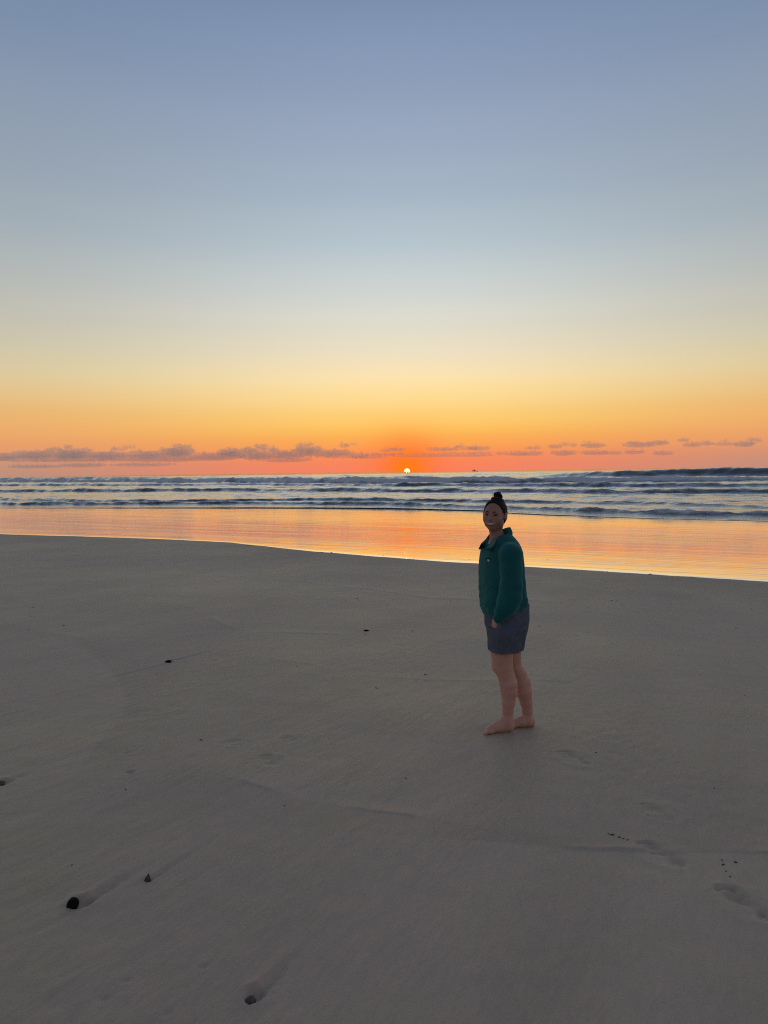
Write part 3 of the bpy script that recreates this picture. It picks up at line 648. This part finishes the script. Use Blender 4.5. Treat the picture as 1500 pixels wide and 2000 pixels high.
# ------------------------------------------------------------------ the woman
PX0, PY0 = .86, 4.95
PZ0 = ground(.80, 4.91)
def pt(px, py, yd=0.):
    """photograph measurement -> metres in the woman's own frame (x right, y away, z up)"""
    d = FWD + RT*((px-750)/FPX) + UPV*((1000-py)/FPX); d = d*((PY0+yd)/d.y)
    return np.array((d.x-PX0, yd, HC+d.z-PZ0))
S = PY0/FPX
def person():
    root = bpy.data.objects.new('person', None); COL.objects.link(root); root.location = (PX0, PY0, PZ0)
    tag(root, 'smiling woman in a teal fleece pullover and slate shorts standing barefoot, hand in pocket', 'person')
    M_ = Mat('skin'); v = M_.coords()
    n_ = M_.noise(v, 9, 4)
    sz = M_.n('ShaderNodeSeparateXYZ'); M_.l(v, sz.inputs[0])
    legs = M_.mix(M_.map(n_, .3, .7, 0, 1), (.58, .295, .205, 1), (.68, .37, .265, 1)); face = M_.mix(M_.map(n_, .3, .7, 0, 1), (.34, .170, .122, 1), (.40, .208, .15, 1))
    M_.l(M_.mix(M_.map(sz.outputs[2], .7, 1.2, 0, 1), legs, face), M_.b.inputs['Base Color'])  # face shade put into the skin colour: lighter legs, darkening up to the head
    M_.set(Roughness=.5, Specular_IOR_Level=.35); M_.b.inputs['Subsurface Weight'].default_value = .12; M_.b.inputs['Subsurface Scale'].default_value = .02
    M_.b.inputs['Subsurface Radius'].default_value = (1., .35, .2)
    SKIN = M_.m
    M_ = Mat('fleece'); v = M_.coords()
    M_.l(M_.mix(M_.map(M_.noise(v, 6, 4), .3, .7, 0, 1), (.008, .084, .082, 1), (.015, .120, .114, 1)), M_.b.inputs['Base Color'])
    M_.set(Roughness=.95, Specular_IOR_Level=.1); M_.b.inputs['Sheen Weight'].default_value = .35; M_.b.inputs['Sheen Roughness'].default_value = .5
    M_.b.inputs['Sheen Tint'].default_value = (.35, .8, .75, 1)
    M_.l(M_.bump(M_.noise(v, 380, 3), .4, .002), M_.b.inputs['Normal']); FLEECE = M_.m
    LINING = simple('collar_lining', (.10, .17, .165), .9, .1, 30)
    CLOTH = simple('slate_cloth', (.105, .122, .155), .85, .12, 30, .25, .001, .15)
    HAIR = simple('dark_hair', (.014, .008, .006), .6, .4, 60, .5, .003, .15)
    DARK = simple('brow_hair', (.03, .018, .015), .7, .1, 60)
    LIP = simple('lips', (.36, .12, .11), .45, .1, 60)
    TEETH = simple('teeth', (.72, .66, .58), .3, .05, 60)
    IRIS = simple('eye', (.05, .035, .03), .15, .2, 200)

    # head frame
    yawh = R(27)
    fh = np.array((-math.sin(yawh), -math.cos(yawh), 0.)); lh = np.array((math.cos(yawh), -math.sin(yawh), 0.)); uh = np.array((0, 0, 1.))
    tilt = R(2.5)                                # crown leans a little to the right of the picture
    lh, uh = lh*math.cos(tilt)-uh*math.sin(tilt), uh*math.cos(tilt)+lh*math.sin(tilt)
    HCn = pt(966, 1005.5, -.02)
    H = lambda a, b, c: HCn + lh*a + fh*b + uh*c
    M3 = np.array([lh, fh, uh])
    yawt = R(20); ft = np.array((-math.cos(yawt), -math.sin(yawt), 0)); lt = np.array((math.sin(yawt), -math.cos(yawt), 0))   # torso facing and its left

    # ---------------- body
    B = Field((-.30, -.36, -.02), (.30, .24, 1.72), .0042)
    # near (left) leg
    yn, yf = -.045, .075
    B.chain([(pt(988, 1195, -.06), .092), (pt(980, 1268, yn), .079), (pt(981, 1285, yn), .070), (pt(983, 1303, yn), .064), (pt(988, 1318, yn), .057), (pt(993, 1335, yn), .0605), (pt(994, 1350, yn), .057), (pt(993, 1372, yn), .0435), (pt(992, 1388, yn), .0355), (pt(991, 1402, yn), .0340), (pt(992, 1412, yn), .036)], .016)
    B.ell(pt(970, 1299, yn), (.034, .045, .05), .02)                    # kneecap
    # far (right) leg
    B.chain([(pt(995, 1195, .08), .092), (pt(998, 1262, yf), .078), (pt(1000, 1285, yf), .062), (pt(1003, 1300, yf), .055), (pt(1012, 1315, yf), .055), (pt(1019, 1333, yf), .060), (pt(1023, 1350, yf), .056), (pt(1028, 1372, yf), .0415), (pt(1030, 1388, yf), .0350), (pt(1031, 1402, yf), .0335)], .016)
    # feet: heel, arch, ball, toes
    def foot(ank, heel, ball, toe, side, k=1.0):
        ank, heel, ball, toe = map(np.array, (ank, heel, ball, toe))
        d = (toe-heel)/np.linalg.norm(toe-heel); lat = np.cross((0, 0, 1.), d); lat /= np.linalg.norm(lat)
        B.chain([(ank, .036*k), (heel+(0, 0, .016), .030*k)], .03)
        B.chain([(heel, .0275*k), ((heel+ball)/2+(0, 0, .006), .027*k), (ball, .022*k)], .02)
        B.chain([(ank+d*.015-(0, 0, .004), .034*k), ((ank+ball)/2+(0, 0, .002), .030*k), (ball+(0, 0, .004), .022*k)], .03)
        B.cone(ball+lat*.022, ball-lat*.024, .019*k, .017*k, .02)
        for i in range(5):
            t = (i/4-.5)*-side; o_ = lat*t*.076; le = (.052, .050, .045, .038, .030)[i]; r_ = (.0120, .0082, .0078, .0075, .0078)[i]
            base = ball+o_*.9-(0, 0, .002); kn = base+d*le*.55+(0, 0, .003); tp = base+d*le-(0, 0, .006)
            B.cone(base, kn, r_*1.05, r_, .006); B.cone(kn, tp, r_, r_*.92, .003)
    a0 = pt(991, 1408, yn); he = pt(996.5, 1421, yn-.008); bl = pt(958, 1424.5, yn-.030); to = pt(941.5, 1426, yn-.040)
    he[2] = .030; bl[2] = .021; to[2] = .014
    foot(a0, he, bl, to, 1, .93)
    a1 = pt(1031, 1405, yf); he = pt(1037, 1412.5, yf+.003); bl = pt(1003, 1421, yf-.02); to = pt(988, 1424, yf-.03)
    g1 = ground(PX0+bl[0], PY0+bl[1])-PZ0
    bl[2] = g1+.021; to[2] = g1+.013
    foot(a1, he, bl, to, -1, .93)
    # pelvis, trunk, shoulders (all under the clothes)
    B.chain([(pt(990, 1200, .01), .095), (pt(984, 1150, .01), .088), (pt(980, 1100, .01), .092), (pt(979, 1075, .01), .085)], .03)
    nb = pt(979, 1066, .01)
    B.cone(nb-lt*.10+(0, 0, .005), nb+lt*.10+(0, 0, .005), .05, .05, .03)
    # neck
    B.chain([(nb+(0, 0, .01)+ft*.02, .058), (pt(971, 1050, 0), .047), (H(0, -.02, -.075), .046), (H(0, -.025, -.02), .05)], .02)
    B.ell(nb+ft*.055+np.array((0, 0, -.005)), (.05, .06, .05), .03)      # upper chest in the open collar
    # arms with hands in the pockets
    sh = nb+lt*.155+(0, 0, -.02); el = pt(1003, 1146, -.20); wr = pt(974, 1208, -.188)
    B.chain([(sh, .05), (el, .036), (wr, .0255)], .02)
    hd = pt(987, 1234, -.085)
    B.ell((wr*.45+hd*.55), (.030, .020, .040), .015); fd = np.array((.28, .12, -.95)); fd /= np.linalg.norm(fd)
    for i in range(4):
        b0 = hd+np.array((.024-.016*i, 0, 0)); le = (.060, .070, .066, .05)[3-i]
        B.cone(b0, b0+fd*le*.55, .0088, .0082, .006); B.cone(b0+fd*le*.55, b0+fd*le+np.array((0, .012, 0)), .0082, .0072, .004)
    th0 = wr*.25+hd*.75+np.array((-.004, .02, 0)); B.cone(th0, th0+np.array((-.018, .0, -.028)), .012, .0105, .008); B.cone(th0+np.array((-.018, 0, -.028)), th0+np.array((-.016, .006, -.052)), .0105, .009, .004)
    sr = nb-lt*.155+(0, 0, -.02); er = pt(1000, 1146, .235); wrr = pt(978, 1208, .205); hr = pt(982, 1232, .18)
    B.chain([(sr, .05), (er, .036), (wrr, .0255), (hr, .028)], .02)
    for i in range(5): B.cone(hr+np.array((-.02+.011*i, 0, 0)), hr+np.array((-.025+.014*i, -.01, -.055)), .0085, .007, .005)
    # head
    E3 = lambda c, r, k=.012, op='u': B.ell(H(*c), r, k, op, M3)
    E3((0, -.018, .018), (.074, .090, .086), .02)
    E3((0, .018, -.012), (.065, .069, .066), .02)
    E3((0, .022, -.046), (.0555, .058, .056), .025)
    E3((0, .055, -.085), (.024, .022, .018), .028)
    for q in (-1, 1):
        E3((q*.036, .050, -.030), (.026, .027, .026), .022)              # cheeks, lifted by the smile
        E3((q*.046, .002, -.062), (.014, .03, .022), .025)               # jaw corners
        E3((q*.031, .088, .006), (.016, .010, .0085), .010, 's')         # eye sockets
        E3((q*.079, -.008, -.008), (.010, .019, .031), .006)             # ears
        E3((q*.086, -.004, -.004), (.006, .011, .020), .005, 's')
        E3((q*.0095, .089, -.029), (.007, .008, .006), .006)              # nostrils
    B.cone(H(-.040, .066, .022), H(.040, .066, .022), .012, .012, .016)
    B.cone(H(0, .080, .008), H(0, .098, -.024), .007, .0105, .010)
    E3((0, .078, -.056), (.034, .012, .016), .014)                       # mouth mound
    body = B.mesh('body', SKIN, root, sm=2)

    # ---------------- face pieces
    Eh = lambda name, mat, par, cones, h=.0016, pad=.02: fieldcones(name, mat, par, cones, h, pad)
    def fieldcones(name, mat, par, cones, h, pad):
        P = np.array([c_[0] for c_ in cones]+[c_[1] for c_ in cones])
        f_ = Field(P.min(0)-pad, P.max(0)+pad, h)
        for a, b, ra, rb in cones: f_.cone(a, b, ra, rb, .002)
        return f_.mesh(name, mat, par, sm=1)
    for q in (-1, 1):
        Eh('eye', IRIS, body, [(H(q*.021, .0785, .0045), H(q*.031, .0788, .0056), .0046, .0064), (H(q*.031, .0788, .0056), H(q*.042, .0715, .004), .0064, .0042)])
        Eh('eyebrow', DARK, body, [(H(q*.014, .0845, .0235), H(q*.030, .0805, .0262), .0028, .0034), (H(q*.030, .0805, .0262), H(q*.046, .066, .0205), .0034, .0018)])
    mc = [(-.0355, .0680, -.043), (-.019, .0855, -.0545), (0, .0905, -.0580), (.019, .0855, -.0545), (.0355, .0680, -.043)]
    Eh('teeth', TEETH, body, [(H(a[0]*.9, a[1]+.0006, a[2]), H(b[0]*.9, b[1]+.0006, b[2]), .0056, .0056) for a, b in zip(mc[:-1], mc[1:])])
    low = [(a[0], a[1]+.0025, a[2]-.0088+.006*abs(a[0])/.03) for a in mc]; upp = [(a[0], a[1]+.0025, a[2]+.0076-.005*abs(a[0])/.03) for a in mc]
    Eh('lips', LIP, body, [(H(*a), H(*b), .0034, .0034) for a, b in zip(low[:-1], low[1:])]+[(H(*a), H(*b), .0026, .0026) for a, b in zip(upp[:-1], upp[1:])])

    # ---------------- hair, pulled back into a bun on the crown
    hf = Field(HCn-.16, HCn+.19, .003)
    hf.ell(H(0, -.022, .022), (.080, .098, .093), .01, 'u', M3)
    hf.ell(H(0, -.055, -.030), (.062, .060, .060), .03, 'u', M3)
    sl, (x, y, z) = hf.all()
    a = (x-HCn[0])*lh[0]+(y-HCn[1])*lh[1]+(z-HCn[2])*lh[2]; b = (x-HCn[0])*fh[0]+(y-HCn[1])*fh[1]+(z-HCn[2])*fh[2]; c_ = (x-HCn[0])*uh[0]+(y-HCn[1])*uh[1]+(z-HCn[2])*uh[2]
    line = np.interp(c_, [-.10, -.05, -.012, .012, .028, .045, .07, .088, .11], [-.055, -.036, -.012, .006, .024, .032, .037, .042, .075]) + 2.2*a*a*(c_ < .03)   # hairline: nape, behind the ears, temples, forehead
    hf.F = np.maximum(hf.F, (b-line).astype(np.float32)*.8)
    hf.F = np.maximum(hf.F, (-.085-c_).astype(np.float32))
    hf.ell(pt(972, 977.5, .0), (.043, .043, .016), .016)
    st_ = np.sin(np.arctan2(a, c_+.05)*46+np.sin(b*30)*1.5)*.0011
    hf.F += st_.astype(np.float32)
    hair = hf.mesh('hair', HAIR, root, sm=1)
    bun_c = pt(971, 967.5, .0)
    bf = Field(bun_c-.07, bun_c+.07, .0026)
    bf.ell(bun_c+np.array((.004, 0, 0)), (.029, .029, .024), .006); bf.ell(bun_c+np.array((-.014, 0, -.020)), (.026, .026, .012), .008); bf.ell(bun_c+np.array((.012, 0, -.019)), (.028, .028, .013), .008)
    sl, q = bf.all(); x, y, z = q; th_ = np.arctan2(y-bun_c[1], x-bun_c[0])
    bf.F += (np.sin(th_*3+(z-bun_c[2])*190)*.0028 + np.sin(th_*7-(z-bun_c[2])*120)*.0014).astype(np.float32)
    bf.mesh('bun', HAIR, hair, sm=1)
    tc_ = bun_c+np.array((-.004, 0, -.017))
    Eh('hair_tie', simple('hair_tie', (.06, .035, .03), .7, .1, 40), hair, [(tc_+np.array((math.cos(i*.449)*.0275, math.sin(i*.449)*.0275, 0)), tc_+np.array((math.cos((i+1)*.449)*.0275, math.sin((i+1)*.449)*.0275, 0)), .005, .005) for i in range(14)])
    # loose fine strands: short bent hairs round the crown
    hv, hq = [], []
    rs = np.random.RandomState(11)
    for i in range(46):
        ang = rs.uniform(-1.9, 1.9); base = H(math.sin(ang)*.074, -.02+rs.uniform(-.05, .05), .02+math.cos(ang)*.086); out = lh*math.sin(ang)+uh*math.cos(ang)
        if i > 26: base = bun_c+np.array((math.sin(ang)*.026, 0, math.cos(ang)*.021)); out = np.array((math.sin(ang), 0, math.cos(ang)))
        side = np.array((out[2], 0, -out[0]))*rs.choice((-1, 1)); ln2 = rs.uniform(.010, .024); w = .00055
        p = [base+out*t*ln2*(1-.45*t)+side*t*t*ln2*.9 for t in (-.15, .35, .7, 1.)]
        b0 = len(hv)
        for j, pp in enumerate(p):
            for sx_, sy_ in ((-1, -1), (1, -1), (0, 1)): hv.append(pp+np.array((sx_*w, sy_*w, 0))*(1-.6*j/3))
        for j in range(3):
            for k in range(3): hq.append((b0+j*3+k, b0+j*3+(k+1) % 3, b0+j*3+3+(k+1) % 3, b0+j*3+3+k))
    tag(meshobj('loose_hair', hv, hq, HAIR, hair), kind='stuff')

    # ---------------- shorts
    Sf = Field((-.26, -.30, .50), (.27, .28, 1.02), .0042)
    def row(py, x0, x1, yd, b, kx=1.): c0 = pt((x0+x1)/2, py, yd); return (c0[2], c0[0], c0[1], (x1-x0)/2*S*kx, b)
    yaws = R(17)
    Sf.stack([row(1262, 970, 1005, .012, .12, .91), row(1240, 956, 1020, .012, .160, .91), row(1222, 951.5, 1025.5, .012, .182, .91), row(1205, 949.5, 1028.5, .012, .178, .91), row(1190, 952, 1029, .012, .170, .91), row(1175, 956, 1029, .012, .16, .91)], yaws, .02, 3.2)
    Sf.stack([row(1271, 956, 1011, yn-.005, .098, 1.0), row(1250, 953.5, 1014, yn-.012, .102, .95), row(1225, 951.5, 1018, yn-.02, .105, .95)], yaws, .018, 3.4)
    Sf.stack([row(1268, 969, 1020.5, yf+.005, .094, .98), row(1250, 966, 1024, yf+.012, .102, .95), row(1225, 966, 1027.5, yf+.02, .105, .95)], yaws, .018, 3.4)
    Sf.ell(pt(984, 1238, -.150), (.045, .032, .06), .04)                # hand in the pocket pushes the cloth out
    sl, (x, y, z) = Sf.all()
    fold = .0016*np.sin(x*58+z*26+1.2*np.sin(z*17))*np.clip((.80-z)/.15, 0, 1) + .0007*np.sin(z*70-x*40+y*25)
    Sf.F += fold.astype(np.float32)
    # hollow legs below the crotch so that the hems read as openings
    for cpt, r_ in ((pt(982, 1290, yn), .0835), (pt(999, 1288, yf), .0815)):
        Sf.cone(cpt-(0, 0, .02), pt(983 if r_ > .083 else 997, 1256, yn if r_ > .083 else yf), r_, r_*.96, .006, 's')
    shorts = Sf.mesh('shorts', CLOTH, root, sm=2)
    # pocket opening, side seam and hem stitching stand a little proud of the cloth
    def snap(o, p, off):                          # nearest point on the mesh seen from the camera side
        org = Vector((-PX0, -PY0, HC-PZ0)); ok, loc, nor, _ = o.ray_cast(org, (Vector(p)-org).normalized())
        if not ok: ok, loc, nor, _ = o.closest_point_on_mesh(Vector(p))
        return np.array(loc+nor*off)
    def strip(name, o, pts, r_, mat, par, n=10):
        P = []
        for a, b in zip(pts[:-1], pts[1:]):
            for i in range(n): P.append(snap(o, np.array(a)+(np.array(b)-np.array(a))*i/n, 0))
        P.append(snap(o, pts[-1], 0))
        V, Q = [], []
        for i, p in enumerate(P):
            t = P[min(i+1, len(P)-1)]-P[max(i-1, 0)]; t /= max(np.linalg.norm(t), 1e-6)
            a = np.cross(t, (0, 1, .2)); a /= max(np.linalg.norm(a), 1e-6); b = np.cross(t, a)
            for k in range(6): V.append(p+(a*math.cos(k*1.047)+b*math.sin(k*1.047))*r_)
        for i in range(len(P)-1):
            for k in range(6): Q.append((i*6+k, i*6+(k+1) % 6, i*6+6+(k+1) % 6, i*6+6+k))
        return meshobj(name, V, Q, mat, par)
    strip('pocket_edge', shorts, [pt(965, 1206, -.25), pt(972, 1216, -.25), pt(985, 1221, -.25)], .0028, CLOTH, shorts)
    strip('side_seam', shorts, [pt(992, 1222, -.3), pt(990, 1245, -.3), pt(987, 1267, -.3)], .0018, CLOTH, shorts)
    strip('hem_stitch', shorts, [pt(958, 1264, -.25), pt(975, 1265.5, -.3), pt(995, 1265, -.3), pt(1008, 1264, -.25)], .0014, CLOTH, shorts)

    # ---------------- pullover
    J = Field((-.26, -.34, .74), (.26, .36, 1.50), .0045)
    rows = [(1204, 947, 1024, .176), (1197, 944, 1026, .186), (1185, 941, 1027, .196), (1168, 939, 1027, .200), (1150, 939, 1024, .200), (1125, 938, 1021, .198), (1105, 938, 1020, .198), (1088, 940, 1018, .198), (1076, 942.5, 1016, .196), (1066, 946, 1012, .188), (1058, 950, 1008, .170), (1050, 954, 1003, .135), (1043, 957, 998, .095), (1036, 959, 995, .070)]
    J.stack([row(py, x0, x1, .012, b, .93) for py, x0, x1, b in rows], yawt, .02, 2.25)
    sl, (x, y, z) = J.all()
    # cloth folds: drag lines down the front, bunching at the elbow and above the hem
    zn = z
    xb, yb, zb = (np.asarray(q_, np.float64) for q_ in np.broadcast_arrays(x, y, z))
    f1 = -.011*np.abs(pn(xb*7+zb*9+yb*4, zb*5-xb*11, 210))*np.clip((1.18-zb)/.2, 0, 1)     # drag folds
    f2 = -.006*np.abs(pn(xb*17-zb*11, zb*15+yb*16, 213))*np.clip((1.32-zb)/.2, 0, 1)
    f1 = f1+.0025
    f4 = .004*np.sin(x*30+y*44)*np.exp(-((zn-1.0)/.25)**2)
    J.F += (f1+f2+f4).astype(np.float32)
    hem0 = pt(950, 1204, 0); hem1 = pt(1027, 1178, 0); slope = (hem1[2]-hem0[2])/(hem1[0]-hem0[0])
    cut = (hem0[2]+slope*(x-hem0[0]))-z+.004*np.sin(x*40+y*31)             # tilted hem
    J.F = np.maximum(J.F, (cut*.9).astype(np.float32))
    # sleeves: shoulder, elbow, gathered at the wrist
    J.chain([(nb+lt*.135+(0, 0, -.028), .066), (pt(998, 1083, -.170), .074), (pt(999, 1112, -.190), .072), (pt(999, 1143, -.20), .073), (pt(997, 1166, -.20), .076), (pt(990, 1182, -.20), .070), (pt(982, 1196, -.198), .052), (pt(975, 1207, -.197), .037)], .022)
    J.chain([(nb-lt*.135+(0, 0, -.028), .066), (pt(996, 1085, .205), .067), (pt(999, 1145, .225), .066), (pt(990, 1182, .22), .062), (pt(980, 1205, .205), .040)], .022)
    zs_ = .0032*np.sin(z*100+x*72+1.5*np.sin(z*31+y*20))*np.exp(-((z-.86)/.07)**2)*np.clip((-y-.12)/.05, 0, 1) + .0016*np.sin((x*.7+z*.7)*60+2*np.sin(z*19))*np.clip((-y-.12)/.05, 0, 1)
    J.F += zs_.astype(np.float32)
    # open neck: a wedge cut out of the front
    J.cone(nb+ft*.02+np.array((0, 0, .12)), nb+ft*.155+np.array((0, 0, -.016)), .085, .012, .008, 's')
    J.cone(nb+np.array((0, 0, .03)), nb+np.array((-.01, 0, .16)), .064, .075, .006, 's')
    pull = J.mesh('pullover', FLEECE, root, sm=2)
    # collar: a turned-down band round the neck, open in front
    V, Q = [], []; n = 40
    for i in range(n+1):
        t = i/n*2-1; ang = t*R(152); ca_, sa_ = math.cos(ang), math.sin(ang)
        back = -ft; dirv = back*ca_+lt*sa_                               # 0 = nape
        fr_ = (1-ca_)/2                                                  # 0 nape .. 1 throat
        r_in = .062+.020*fr_; base = nb+ft*(.012+.045*fr_**2)+np.array((0, 0, .070-.095*fr_**1.1))
        top = base+dirv*(r_in+.004)+np.array((0, 0, .058-.022*fr_)); wav = .003*math.sin(t*9)
        prof = [base+dirv*(r_in-.004), base+dirv*(r_in-.003)+np.array((0, 0, .03)), top+np.array((0, 0, wav)), top+dirv*.010+np.array((0, 0, .001+wav)),
                top+dirv*(.022+.006*fr_)+np.array((0, 0, -.026-.012*fr_)), base+dirv*(r_in+.024+.006*fr_)+np.array((0, 0, .006-.012*fr_)), base+dirv*(r_in+.010)+np.array((0, 0, -.004))]
        V += prof
    m_ = 7
    for i in range(n):
        for k in range(m_): Q.append((i*m_+k, i*m_+(k+1) % m_, (i+1)*m_+(k+1) % m_, (i+1)*m_+k))
    col = meshobj('collar', V, Q, FLEECE, pull)
    col.data.materials.append(LINING)
    # open placket: a turned-back flap of lining beside the throat
    fp = [pt(963, 1050, -.085), pt(969, 1054, -.105), pt(966, 1062, -.145), pt(960, 1069, -.165), pt(950, 1071, -.165), pt(955, 1064, -.135)]
    bm = bmesh.new(); va = [bm.verts.new(p) for p in fp]; vb = [bm.verts.new(p+np.array((0, .004, 0))) for p in fp]
    bm.faces.new(va); bm.faces.new(vb[::-1])
    for i in range(6): bm.faces.new((va[i], vb[i], vb[(i+1) % 6], va[(i+1) % 6]))
    bmesh.ops.recalc_face_normals(bm, faces=bm.faces[:]); me = bpy.data.meshes.new('placket_flap'); bm.to_mesh(me); bm.free(); me.materials.append(LINING)
    fo_ = bpy.data.objects.new('placket_flap', me); COL.objects.link(fo_); fo_.parent = pull
    # thin pale cord at the throat
    strip('necklace', body, [pt(964, 1046, -.12), pt(958, 1060, -.16), pt(955, 1066, -.17)], .0013, TEETH, root)
    # small embroidered badge on the left breast: a dark bird's-wing arch over a pale diamond
    def patch(name, poly, mat, off, par):
        P = [snap(pull, pt(px, py, -.35), off) for px, py in poly]; P2 = [snap(pull, pt(px, py, -.35), off-.002) for px, py in poly]; k = len(P)
        bm = bmesh.new(); a = [bm.verts.new(p) for p in P]; b = [bm.verts.new(p) for p in P2]
        bm.faces.new(a); bm.faces.new(b[::-1])
        for i in range(k): bm.faces.new((a[i], b[i], b[(i+1) % k], a[(i+1) % k]))
        bmesh.ops.recalc_face_normals(bm, faces=bm.faces[:])
        me = bpy.data.meshes.new(name); bm.to_mesh(me); bm.free(); me.materials.append(mat); o = bpy.data.objects.new(name, me); COL.objects.link(o); o.parent = par
        return o
    NAVY = simple('navy_thread', (.012, .016, .04), .8, .1, 60); WHITE = simple('white_thread', (.45, .47, .50), .8, .1, 60)
    em = patch('emblem', [(948.5, 1093.5), (950, 1090), (953.5, 1088.8), (957.5, 1090.2), (960, 1093), (957.5, 1092.6), (954, 1091.3), (951, 1092.4)], NAVY, .003, pull)
    patch('emblem_mark', [(951.2, 1093.4), (954, 1092.4), (957.6, 1094), (955, 1097.6), (953.2, 1095.6)], WHITE, .0035, em)
    strip('shoulder_seam', pull, [pt(989, 1086, -.3), pt(1000, 1080, -.35), pt(1013, 1084, -.3)], .0022, FLEECE, pull)
    strip('side_seam', pull, [pt(982, 1095, -.3), pt(975, 1130, -.3), pt(969, 1165, -.3)], .0018, FLEECE, pull)
    strip('front_seam', pull, [pt(946, 1074, -.2), pt(943.5, 1100, -.2), pt(943.5, 1140, -.2), pt(944, 1180, -.2)], .0020, LINING, pull, 14)
    strip('hem_band', pull, [pt(947, 1196, -.2), pt(954, 1198.5, -.25), pt(962, 1197, -.25)], .0032, FLEECE, pull)
    # ribbed cuff
    cf = Field(pt(974, 1208, -.197)-.07, pt(974, 1208, -.197)+.07, .003)
    c0, c1 = pt(978.5, 1202, -.198), pt(973.5, 1210.5, -.197); cf.cone(c0, c1, .041, .036, .004)
    sl, (x, y, z) = cf.all(); ax = (c1-c0)/np.linalg.norm(c1-c0)
    tt_ = (x-c0[0])*ax[0]+(y-c0[1])*ax[1]+(z-c0[2])*ax[2]; L_ = np.linalg.norm(c1-c0)
    cf.F = np.maximum(cf.F, np.maximum(-tt_-.004, tt_-L_-.004).astype(np.float32)); cf.F += (.0012*np.sin(np.arctan2(y-c0[1], x-c0[0])*22)).astype(np.float32)
    cf.mesh('cuff', FLEECE, pull, sm=1)
person()
